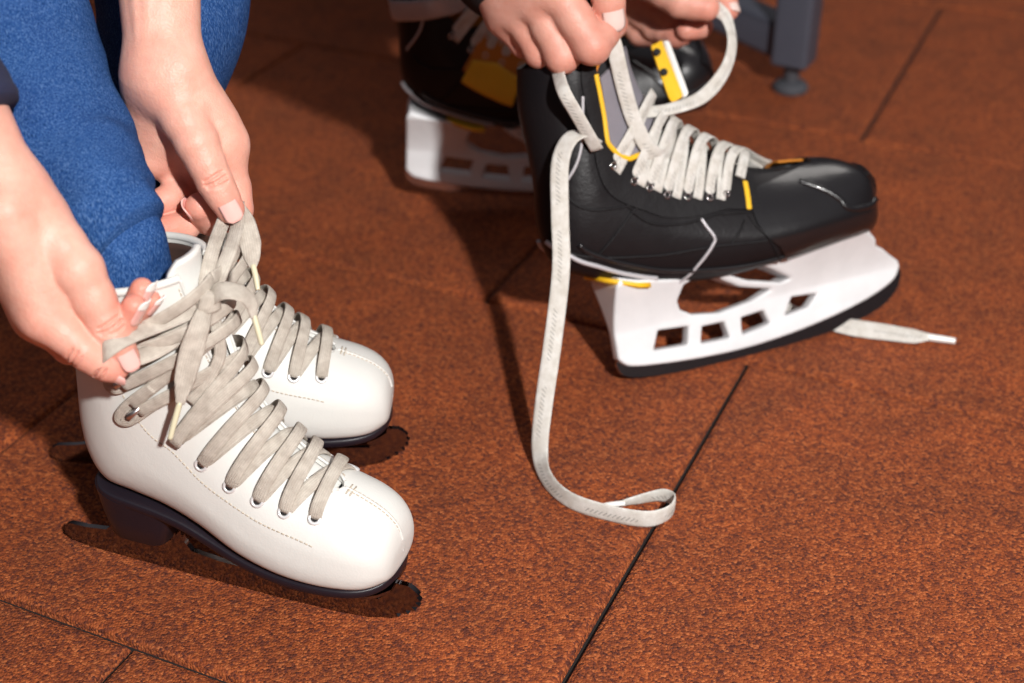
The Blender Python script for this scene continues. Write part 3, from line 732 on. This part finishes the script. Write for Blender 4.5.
# opened flaps of the eyelet facing, felt pads on the tongue
def slab(parent, name, m, quad, th, world=True, nx=8, ny=12, bulge=.002):
    q = [np.asarray(p, float) for p in quad]; n = unit(np.cross(q[1] - q[0], q[3] - q[0])); rows = []
    for sgn in (1, -1):
        for j in range(ny + 1):
            for i in range(nx + 1):
                a, b = i / nx, j / ny
                # rounded corners
                ax, bx = 2 * a - 1, 2 * b - 1; k = (1 - .10 * bx ** 8); kk = (1 - .05 * ax ** 8); a2 = .5 + ax * k / 2; b2 = .5 + bx * kk / 2
                p = (q[0] * (1 - a2) + q[1] * a2) * (1 - b2) + (q[3] * (1 - a2) + q[2] * a2) * b2
                rows.append(p + n * (sgn * th / 2 * (1 - .5 * max(abs(ax), abs(bx)) ** 6) + bulge * (1 - ax * ax)))
    f = []; s_ = (nx + 1) * (ny + 1)
    for j in range(ny):
        for i in range(nx):
            k = j * (nx + 1) + i; qd = (k, k + 1, k + nx + 2, k + nx + 1); f.append(qd); f.append(tuple(x + s_ for x in qd[::-1]))
    bd = [i for i in range(nx)] + [nx + j * (nx + 1) for j in range(ny)] + [ny * (nx + 1) + i for i in range(nx, 0, -1)] + [j * (nx + 1) for j in range(ny, 0, -1)]
    for x, y in zip(bd, bd[1:] + bd[:1]): f.append((y, x, x + s_, y + s_))
    return raw_obj(name, rows, f, m, parent, world=world, sharp=60)
fl = slab(hock, 'eyelet_flap', M['yellow'], lp((650, 46, 1.19), (662, 40, 1.195), (684, 96, 1.175), (670, 103, 1.17)), .004)
slab(hock, 'flap_edge', M['waglet'], lp((662, 40, 1.193), (668, 41, 1.197), (688, 95, 1.178), (683, 98, 1.174)), .005)
for u, v, d in ((657, 52, 1.187), (664, 72, 1.181)):
    raw_obj('flap_eyelet', *(lambda vf: (np.array(vf[0]) @ np.array(mtx_h.inverted())[:3, :3].T + np.array(mtx_h.inverted())[:3, 3], vf[1]))(disc(P(u, v, d - .004), VD(.2, -.2, -1), .0032, .001)), M['hole'], fl)
for a, b in ((-1.45, -.18), (.10, .80)):
    v, f = shell(HB.at, 12.6, 18.5, lambda u: a + .1 * (u < 13), lambda u: b, 24, 12, .0012, .003); raw_obj('tongue_pad', v, f, M['felt'], hock, sharp=50)
u = np.linspace(13.4, 18.8, 50); v, f = tube(HB.at(u, np.array([-float(np.interp(x, [10, 11.5, 12.6, 14, 16, 20], [.80, .84, .98, 1.30, 1.50, 1.55])) for x in u]), .0015), .0023, 8, res=80); raw_obj('flap_trim', v, f, M['yellow'], hock)
v, f = disc(P(571, 70, 1.105), VD(.1, .1, -1), .0055, .002); raw_obj('yellow_eyelet', v, f, M['orange'], hock, world=True)

# ------------------------------------------------------------------ hands
def hand_field(F, wrist, fingers, thumb, fr, pk=.010, palmr=.0115, extra=()):
    """fingers: list of joint lists [MCP,PIP,DIP,TIP]; fr: list of radii lists"""
    w = np.asarray(wrist)
    mc = [np.asarray(f[0]) for f in fingers]
    ctr = sum(mc) / len(mc)
    for i, m_ in enumerate(mc):
        base = w + (m_ - ctr) * .55 + (m_ - w) * .10
        F.cone(base, m_, palmr * 1.12, fr[i][0] * 1.08, pk)
    for a, b in zip(mc, mc[1:]):                          # palm between the metacarpals
        F.cone(w * .45 + (a + b) * .275, (a + b) / 2 * .94 + w * .06, palmr, palmr * .92, pk)
    for (a, b, ra, rb, k) in extra: F.cone(a, b, ra, rb, k)
    for chain, rad in [(c, r) for c, r in zip(fingers, fr)] + [thumb]:
        chain = [np.asarray(p) for p in chain]; mm = max(rad) + .012
        lo = np.min(chain, 0) - mm; hi = np.max(chain, 0) + mm
        sl, g = F.box(lo, hi)
        T = np.full_like(F.F, .5)
        for (a, b, ra, rb) in zip(chain, chain[1:], rad, rad[1:]):
            mid = (a + b) / 2; rm = (ra + rb) / 2 * .965
            F.cone(a, mid, ra, rm, .004, T); F.cone(mid, b, rm, rb, .004, T)
        r = np.sqrt((g[0] - chain[0][0]) ** 2 + (g[1] - chain[0][1]) ** 2 + (g[2] - chain[0][2]) ** 2)
        kk = .0016 + .0105 * np.exp(-(r / .019) ** 2)
        F.merge(sl, T[sl], kk)
def nail(parent, prev, tip, r, normal, wid=.62, length=1.35, m=None, over=0.0, tipm=None):
    prev, tip = np.asarray(prev), np.asarray(tip); ax = unit(tip - prev); n = unit(np.asarray(normal) - ax * (np.asarray(normal) @ ax)); s = np.cross(ax, n)
    def patch(t0, t1, lift, name, mm, par):
        rows = []; ny, nx = 10, 9
        for lay in (0, 1):
            for j in range(ny):
                t = t0 + (t1 - t0) * j / (ny - 1); tl = (t - (-length)) / (length + .75 + over)
                ww = 1 - .55 * max(0, (tl - .75) / .25) ** 3 - .35 * max(0, (.2 - tl) / .2) ** 2
                dome = -.22 * max(0, t) ** 2 * (1 if over == 0 else .35)
                for i in range(nx):
                    ph = (i / (nx - 1) - .5) * 2 * wid * 1.5 * ww
                    rr = r * (1.05 + lift + dome) - lay * .0008
                    rows.append(tip + ax * r * t + n * rr * math.cos(ph) + s * rr * math.sin(ph))
        f = []; K_ = nx * ny
        for j in range(ny - 1):
            for i in range(nx - 1):
                k = j * nx + i; q = (k, k + 1, k + nx + 1, k + nx); f.append(q); f.append(tuple(x + K_ for x in q[::-1]))
        bd = [i for i in range(nx - 1)] + [nx - 1 + j * nx for j in range(ny - 1)] + [(ny - 1) * nx + i for i in range(nx - 1, 0, -1)] + [j * nx for j in range(ny - 1, 0, -1)]
        for x, y in zip(bd, bd[1:] + bd[:1]): f.append((y, x, x + K_, y + K_))
        return raw_obj(name, rows, f, mm, par)
    o = patch(-length, .75 + (0 if tipm else over), 0, 'fingernail', m, parent)
    if tipm: patch(.55, .75 + over, .012, 'nail_tip', tipm, o)
def person_mesh(name, label, m, pieces, flush_pts):
    mb = MB()
    Vs = []; Fs = []; k = 0
    for F in pieces:
        V, Q = F.mesh(); Vs.append(V); Fs.append(Q + k); k += len(V)
    V = np.vstack(Vs); Q = np.vstack(Fs)
    o = raw_obj(name, V, Q, m); MW[o] = Matrix()
    fl = np.zeros(len(V))
    for p, r, a in flush_pts: fl = np.maximum(fl, a * np.exp(-(np.linalg.norm(V - np.asarray(p), axis=1) / r) ** 2))
    at = o.data.attributes.new('flush', 'FLOAT', 'POINT'); at.data.foreach_set('value', fl.astype(np.float32))
    o['label'] = label; o['category'] = 'person'
    return o
def bounds(*pts, m=.03):
    q = np.array([p for g in pts for p in g]); return q.min(0) - m, q.max(0) + m

# --- woman, near hand: back of the hand to the camera, thumb and index pinching the lace loop
w1 = P(2, 196, .795); elbow1 = P(-175, -140, .80)
idx1 = lp((46, 316, .803), (84, 350, .806), (104, 364, .812), (116, 369, .815))
mid1 = lp((40, 318, .822), (70, 346, .834), (112, 344, .824), (134, 306, .806))
rng1 = lp((44, 300, .842), (66, 338, .852), (118, 340, .832), (142, 289, .812))
lit1 = lp((50, 282, .856), (72, 320, .868), (126, 332, .842), (151, 300, .822))
thb1 = lp((40, 222, .799), (78, 270, .798), (108, 326, .808), (125, 357, .814))
fr1 = [[.0125, .0103, .0088, .0072], [.0120, .0102, .0085, .0068], [.0115, .0095, .0080, .0066], [.0105, .0085, .0072, .0058]]
tr1 = [.0165, .0142, .0108, .0084]
lo, hi = bounds([w1, P(-75, 40, .76)], idx1, mid1, rng1, lit1, thb1, m=.045)
F1 = Field(lo, hi, .0009)
hand_field(F1, w1, [idx1, mid1, rng1, lit1], (thb1, tr1), fr1, pk=.014, palmr=.0135,
           extra=[(P(40, 222, .799), P(50, 300, .806), .015, .012, .014), (P(15, 205, .805), P(38, 300, .825), .019, .014, .014), (P(58, 255, .804), P(78, 290, .806), .0125, .010, .012)])
F1.cone(w1, P(38, 264, .812), .0215, .018, .016, flat=(VD(0, 0, 1), 1.25))
F1.cone(P(-110, -10, .775), w1, .034, .0230, .012, flat=(VD(0, 0, 1), 1.15))
F1.creases(thb1[1], thb1[2], VD(.3, -.2, -1), .0108); F1.creases(idx1[0], idx1[1], VD(-.6, .6, -.8), .0103); F1.creases(idx1[1], idx1[2], VD(-.3, .8, -.8), .0088, (-.0015, .0015))
# --- woman, far hand: seen from the thumb side, fingers curled
w2 = P(164, 72, .873)
idx2 = lp((223, 143, .887), (233, 188, .898), (237, 210, .894), (233, 222, .889))
mid2 = lp((214, 158, .906), (220, 205, .922), (211, 219, .908), (200, 207, .891))
rng2 = lp((194, 162, .916), (202, 212, .924), (184, 226, .906), (161, 230, .893))
lit2 = lp((172, 160, .914), (184, 182, .914), (168, 199, .902), (153, 205, .896))
thb2 = lp((173, 95, .868), (197, 143, .864), (215, 182, .868), (230, 209, .873))
fr2 = [[.0125, .0108, .0095, .0075], [.0120, .0103, .0100, .0092], [.0118, .0100, .0092, .0075], [.0110, .0092, .0082, .0070]]
tr2 = [.0170, .0128, .0106, .0090]
lo, hi = bounds([w2, P(156, -60, .873)], idx2, mid2, rng2, lit2, thb2, m=.045)
F2 = Field(lo, hi, .0009)
hand_field(F2, w2, [idx2, mid2, rng2, lit2], (thb2, tr2), fr2, pk=.013, palmr=.0125,
           extra=[(P(152, 98, .888), P(152, 158, .900), .0150, .0125, .012), (P(175, 95, .873), P(212, 126, .881), .014, .012, .012), (P(200, 100, .883), P(226, 146, .888), .0125, .0115, .012)])
F2.cone(w2, P(172, 122, .893), .0225, .017, .014, flat=(VD(0, 0, 1), 1.1))
F2.cone(P(156, -70, .873), w2, .0265, .0225, .012)
for a, b in (((136, -20, .853), (143, 68, .855)), ((149, -20, .851), (147, 60, .854))): F2.cone(P(*a), P(*b), .0026, .0022, .004)   # tendons
F2.creases(thb2[1], thb2[2], VD(.3, .1, -1), .0106); F2.creases(rng2[1], rng2[2], VD(0, -.3, -1), .0092, (-.001, .001)); F2.creases(lit2[0], lit2[1], VD(0, -.3, -1), .0092, (-.001, .001))
flush_w = [(p, .014, .55) for p in (idx1[3], thb1[3], mid1[3], rng1[3], lit1[3], thb2[3], idx2[3], mid2[3], rng2[3], lit2[3])] + \
          [(p, .013, .38) for p in (idx1[0], thb1[2], idx1[1], mid2[1], rng2[1], lit2[1], thb2[2], idx2[1], mid1[1])] + [(P(185, 165, .915), .03, .35)]
# upper arms beyond the frame
Fa = Field(*bounds([P(-110, -10, .775), P(-380, -420, .95), P(156, -70, .873), P(60, -560, 1.02)], m=.06), .004)
Fa.cone(P(-108, -7, .775), P(-300, -230, .82), .034, .040, .01); Fa.cone(P(-300, -230, .82), P(-380, -420, .95), .042, .048, .01)
Fa.cone(P(156, -66, .873), P(136, -300, .89), .0265, .037, .01); Fa.cone(P(136, -300, .89), P(60, -560, 1.02), .038, .045, .01)
woman = person_mesh('person', 'seated person in blue jeans tying the white figure skate with both hands', M['skin_w'], [F1, F2, Fa], flush_w)
nail(woman, thb1[2], thb1[3], .0086, VD(.45, -.1, -1), m=M['nail_w'], over=.2, wid=.46, length=1.15)
nail(woman, idx1[2], idx1[3], .0074, VD(0, 1, -.2), m=M['nail_w'], over=.3)
for ch, r_ in ((mid1, .0070), (rng1, .0068), (lit1, .0060)):
    nail(woman, ch[2], ch[3], r_, VD(.95, .25, -.25), m=M['nail_w'], over=.65, tipm=M['nail_tip'], wid=.6)
nail(woman, thb2[2], thb2[3], .0094, VD(.25, .15, -1), m=M['nail_w'], over=.1, wid=.44, length=.95)
nail(woman, mid2[2], mid2[3], .0090, VD(-1, .2, -.25), m=M['nail_w'], over=.35, wid=.55)
nail(woman, rng2[2], rng2[3], .0076, VD(0, 1, -.2), m=M['nail_w'], over=.4, wid=.6)

def limb(path, rad, n=64, res=90, folds=(), wob=.002, seed=1, squash=1.0):
    p = cr(path, res); rr = cr(np.array(rad)[:, None], res)[:, 0]; tg = unit(np.gradient(p, axis=0)); g = np.random.default_rng(seed)
    ph = g.uniform(0, 6.28, 12); out = []; a = np.array([0, 1.0, 0])
    for i in range(res):
        a = unit(a - tg[i] * (a @ tg[i])); b = np.cross(tg[i], a); th = np.linspace(0, 2 * PI, n, endpoint=False); t = i / (res - 1)
        r = rr[i] + wob * (np.sin(3 * th + 9 * t + ph[0]) * .6 + np.sin(2 * th - 21 * t + ph[1]) * .7 + np.sin(5 * th + 34 * t + ph[2]) * .35)
        for (t0, amp, wid, tilt) in folds: r = r + amp * np.exp(-((t - t0 - tilt * np.sin(th + ph[3])) / wid) ** 2)
        out.append(p[i] + (np.cos(th) * r)[:, None] * a + (np.sin(th) * r * squash)[:, None] * b)
    return rings(np.array(out))
# jeans
def wl(mtx, x, y, z): return np.array(mtx @ Vector((x, y, z)))
def jeans():
    mb = MB()
    a0, a1 = wl(mtx_f, .082, 0, .165), wl(mtx_f, .086, .002, .25)
    mb.add(*limb([a0, a1, P(113, 242, .870), P(94, 208, .876), P(76, 172, .878)], [.026, .0265, .024, .024, .024], res=50, folds=[(.45, .002, .05, .05)]))
    mb.add(*limb([P(134, 232, .838), P(106, 205, .843), P(70, 158, .857), P(28, 82, .864), P(-14, -10, .862), P(-80, -190, .86), P(-190, -360, .87)],
                 [.0225, .0335, .0425, .0480, .0560, .062, .066], res=130, folds=[(.16, .002, .03, .04), (.30, -.0015, .03, -.04), (.5, .0015, .03, .05)], wob=.0016, seed=4))
    b0, b1 = wl(mtx_r, .085, 0, .165), wl(mtx_r, .09, 0, .25)
    mb.add(*limb([b0, b1, P(135, 170, .985), P(155, 90, .990), P(172, 0, .990), P(160, -150, .99), P(120, -330, .99)], [.027, .032, .042, .047, .052, .060, .066], res=110, folds=[(.25, .003, .03, .03), (.36, .002, .03, -.03)], seed=7))
    return mb.build('jeans', M['denim'], woman)
jeans()
# knitted sleeve pushed up the near forearm
v, f = limb([P(-38, 124, .777), P(-70, 66, .775), P(-130, -40, .775), P(-290, -225, .815)], [.0325, .036, .041, .05], res=60, wob=.001, folds=[(.06, .002, .05, .02)])
raw_obj('sleeve', v, f, M['navy'], woman)

# --- man: two hands above the front hockey skate
def sc(l, k): return [[x * k for x in r] for r in l]
w3 = P(470, -105, 1.06)
idx3 = lp((556, -10, 1.062), (592, 46, 1.066), (612, 24, 1.080), (606, 8, 1.092))
mid3 = lp((535, -2, 1.074), (562, 56, 1.080), (584, 44, 1.100), (586, 24, 1.108))
rng3 = lp((516, 8, 1.088), (540, 52, 1.094), (560, 44, 1.112), (564, 26, 1.118))
lit3 = lp((504, 18, 1.102), (524, 44, 1.108), (542, 40, 1.122), (548, 26, 1.126))
thb3 = lp((530, -85, 1.055), (585, -52, 1.052), (606, -14, 1.062), (611, 18, 1.072))
frm = sc([[.0140, .0132, .0105, .0092], [.0138, .0125, .0100, .0088], [.0130, .0115, .0095, .0084], [.0118, .0100, .0086, .0074]], 1.06)
trm = [.0190, .0160, .0132, .0115]
lo, hi = bounds([w3, P(440, -150, 1.05)], idx3, mid3, rng3, lit3, thb3, m=.04)
F3 = Field(lo, hi, .0014)
hand_field(F3, w3, [idx3, mid3, rng3, lit3], (thb3, trm), frm, pk=.014, palmr=.015)
F3.cone(P(405, -190, 1.05), w3, .034, .029, .014)
w4 = P(560, -90, 1.26)
idx4 = lp((640, -28, 1.245), (690, -14, 1.225), (722, -4, 1.212), (728, 10, 1.208))
mid4 = lp((636, -10, 1.262), (672, 16, 1.245), (700, 26, 1.235), (686, 30, 1.228)) 
rng4 = lp((630, 4, 1.275), (656, 28, 1.262), (676, 36, 1.245), (684, 34, 1.238))
lit4 = lp((622, 12, 1.288), (640, 34, 1.280), (655, 36, 1.27), (664, 32, 1.262))
thb4 = lp((610, -62, 1.235), (650, -18, 1.212), (680, 2, 1.200), (706, 8, 1.196))
lo, hi = bounds([w4, P(530, -130, 1.26)], idx4, mid4, rng4, lit4, thb4, m=.04)
F4 = Field(lo, hi, .0014)
hand_field(F4, w4, [idx4, mid4, rng4, lit4], (thb4, trm), sc(frm, .97), pk=.014, palmr=.014)
F4.cone(P(500, -150, 1.26), w4, .034, .029, .014)
Fb = Field(*bounds([P(405, -190, 1.05), P(150, -560, 1.1), P(500, -150, 1.26), P(260, -540, 1.3)], m=.06), .005)
Fb.cone(P(407, -188, 1.05), P(230, -330, 1.06), .034, .045, .01); Fb.cone(P(230, -330, 1.06), P(150, -560, 1.1), .045, .052, .01)
Fb.cone(P(502, -148, 1.26), P(340, -320, 1.28), .034, .045, .01); Fb.cone(P(340, -320, 1.28), P(260, -540, 1.3), .045, .052, .01)
flush_m = [(p, .016, .5) for p in (idx3[3], mid3[3], thb3[3], idx4[3], thb4[3], mid4[3], rng4[3])] + [(p, .015, .45) for p in (idx3[1], mid3[1], rng3[1], lit3[1])]
man = person_mesh('person', 'seated person in black trousers pulling the long white laces of the hockey skate', M['skin_m'], [F3, F4, Fb], flush_m)
nail(man, thb3[2], thb3[3], .0118, VD(.15, .1, -1), m=M['nail_m'], wid=.52, length=1.05)
nail(man, idx4[2], idx4[3], .0094, VD(.8, -.5, -.6), m=M['nail_m'])
mb = MB()
h0, h1 = wl(mtx_h, .005, 0, .20), wl(mtx_h, .002, 0, .30)
mb.add(*limb([h0, h1, wl(mtx_h, -.035, -.002, .36), wl(mtx_h, -.11, -.01, .45), wl(mtx_h, -.20, -.03, .58)], [.034, .036, .052, .060, .068], res=70, folds=[(.35, .004, .03, .02)], wob=.0025, seed=9))
h0, h1 = wl(mtx_b, .005, 0, .20), wl(mtx_b, .004, 0, .285)
mb.add(*limb([h0, h1, np.array([-.125, 1.385, .345]), np.array([-.21, 1.42, .46]), np.array([-.32, 1.44, .66])], [.034, .042, .064, .070, .078], res=70, folds=[(.35, .004, .03, .02)], wob=.0025, seed=11))
mb.build('trousers', M['pants'], man)

# ------------------------------------------------------------------ steel bench leg in the back
bp = G(790, 90); bench = thing('bench', 'grey metal bench leg with a screw foot standing behind the black skates', 'bench', Matrix.Translation(bp))
def bar(name, a, b, w, d, up, m, parent, r=.003):
    a, b = np.asarray(a, float), np.asarray(b, float); t = unit(b - a); u_ = unit(np.asarray(up) - t * (np.asarray(up) @ t)); s = np.cross(t, u_); rows = []
    for p, k in ((a, .9), (a + t * r, 1), (b - t * r, 1), (b, .9)):
        ring = []
        for j in range(24):
            an = 2 * PI * (j + .5) / 24; c_, s_ = math.cos(an), math.sin(an); e = .22
            ring.append(p + s * w / 2 * k * math.copysign(abs(c_) ** e, c_) + u_ * d / 2 * k * math.copysign(abs(s_) ** e, s_))
        rows.append(ring)
    v, f = rings(np.array(rows)); return raw_obj(name, v, f, m, parent, sharp=35)
bh = R(-28); bx = np.array([math.cos(bh), math.sin(bh), 0]); by = np.array([-math.sin(bh), math.cos(bh), 0])
leg = bar('leg', (0, 0, .035), (0, 0, .44), .045, .045, bx, M['frame'], bench)
lg = unit(G(704, 48) - G(790, 90))
bar('rail', lg * .02 + np.array([0, 0, .060]), lg * 1.15 + np.array([0, 0, .060]), .040, .045, Zup, M['frame'], bench)
bar('leg', lg * 1.15 + np.array([0, 0, .035]), lg * 1.15 + np.array([0, 0, .44]), .045, .045, bx, M['frame'], bench)
bar('seat', lg * -.06 + np.array([0, 0, .455]), lg * 1.25 + np.array([0, 0, .455]), .30, .03, Zup, M['frame'], bench)
for q in (np.zeros(3), lg * 1.15):
    v, f = rings(np.array([[(q[0] + r_ * math.cos(a), q[1] + r_ * math.sin(a), z) for a in np.linspace(0, 2 * PI, 24, endpoint=False)] for r_, z in ((.021, .001), (.0215, .006), (.017, .011), (.0095, .013), (.0095, .036))]))
    raw_obj('screw_foot', v, f, M['foot'], bench, sharp=40)

# ------------------------------------------------------------------ light
ld = bpy.data.lights.new('hall_lamp', 'POINT'); ld.energy = 325; ld.shadow_soft_size = .045; ld.color = (1, .98, .955)
lo_ = bpy.data.objects.new('hall_lamp', ld); C.objects.link(lo_); lo_.location = (.62, -.80, 1.55)
wd = bpy.data.worlds.new('hall'); bpy.context.scene.world = wd; wd.use_nodes = True
bg = wd.node_tree.nodes['Background']; wt = wd.node_tree
sx_ = N(wt, 'ShaderNodeSeparateXYZ'); wt.links.new(coords(wt, 'Generated'), sx_.inputs[0])
wt.links.new(ramp(wt, sx_.outputs[2], [(0.0, (.02, .015, .015)), (.25, (.03, .026, .03)), (.6, (.18, .175, .19)), (1, (.23, .22, .24))]), bg.inputs[0]); bg.inputs[1].default_value = 1.0
# added soft fill, far up on the right, for sheen on caps and chrome
ad = bpy.data.lights.new('sheen_fill', 'AREA'); ad.energy = 14; ad.size = 1.0; ad.color = (1, .95, .9)
ao = bpy.data.objects.new('sheen_fill', ad); C.objects.link(ao); ao.location = (1.2, 2.6, 2.4)
ao.rotation_euler = (Vector((.3, 1.0, 0)) - Vector(ao.location)).to_track_quat('-Z', 'Y').to_euler()
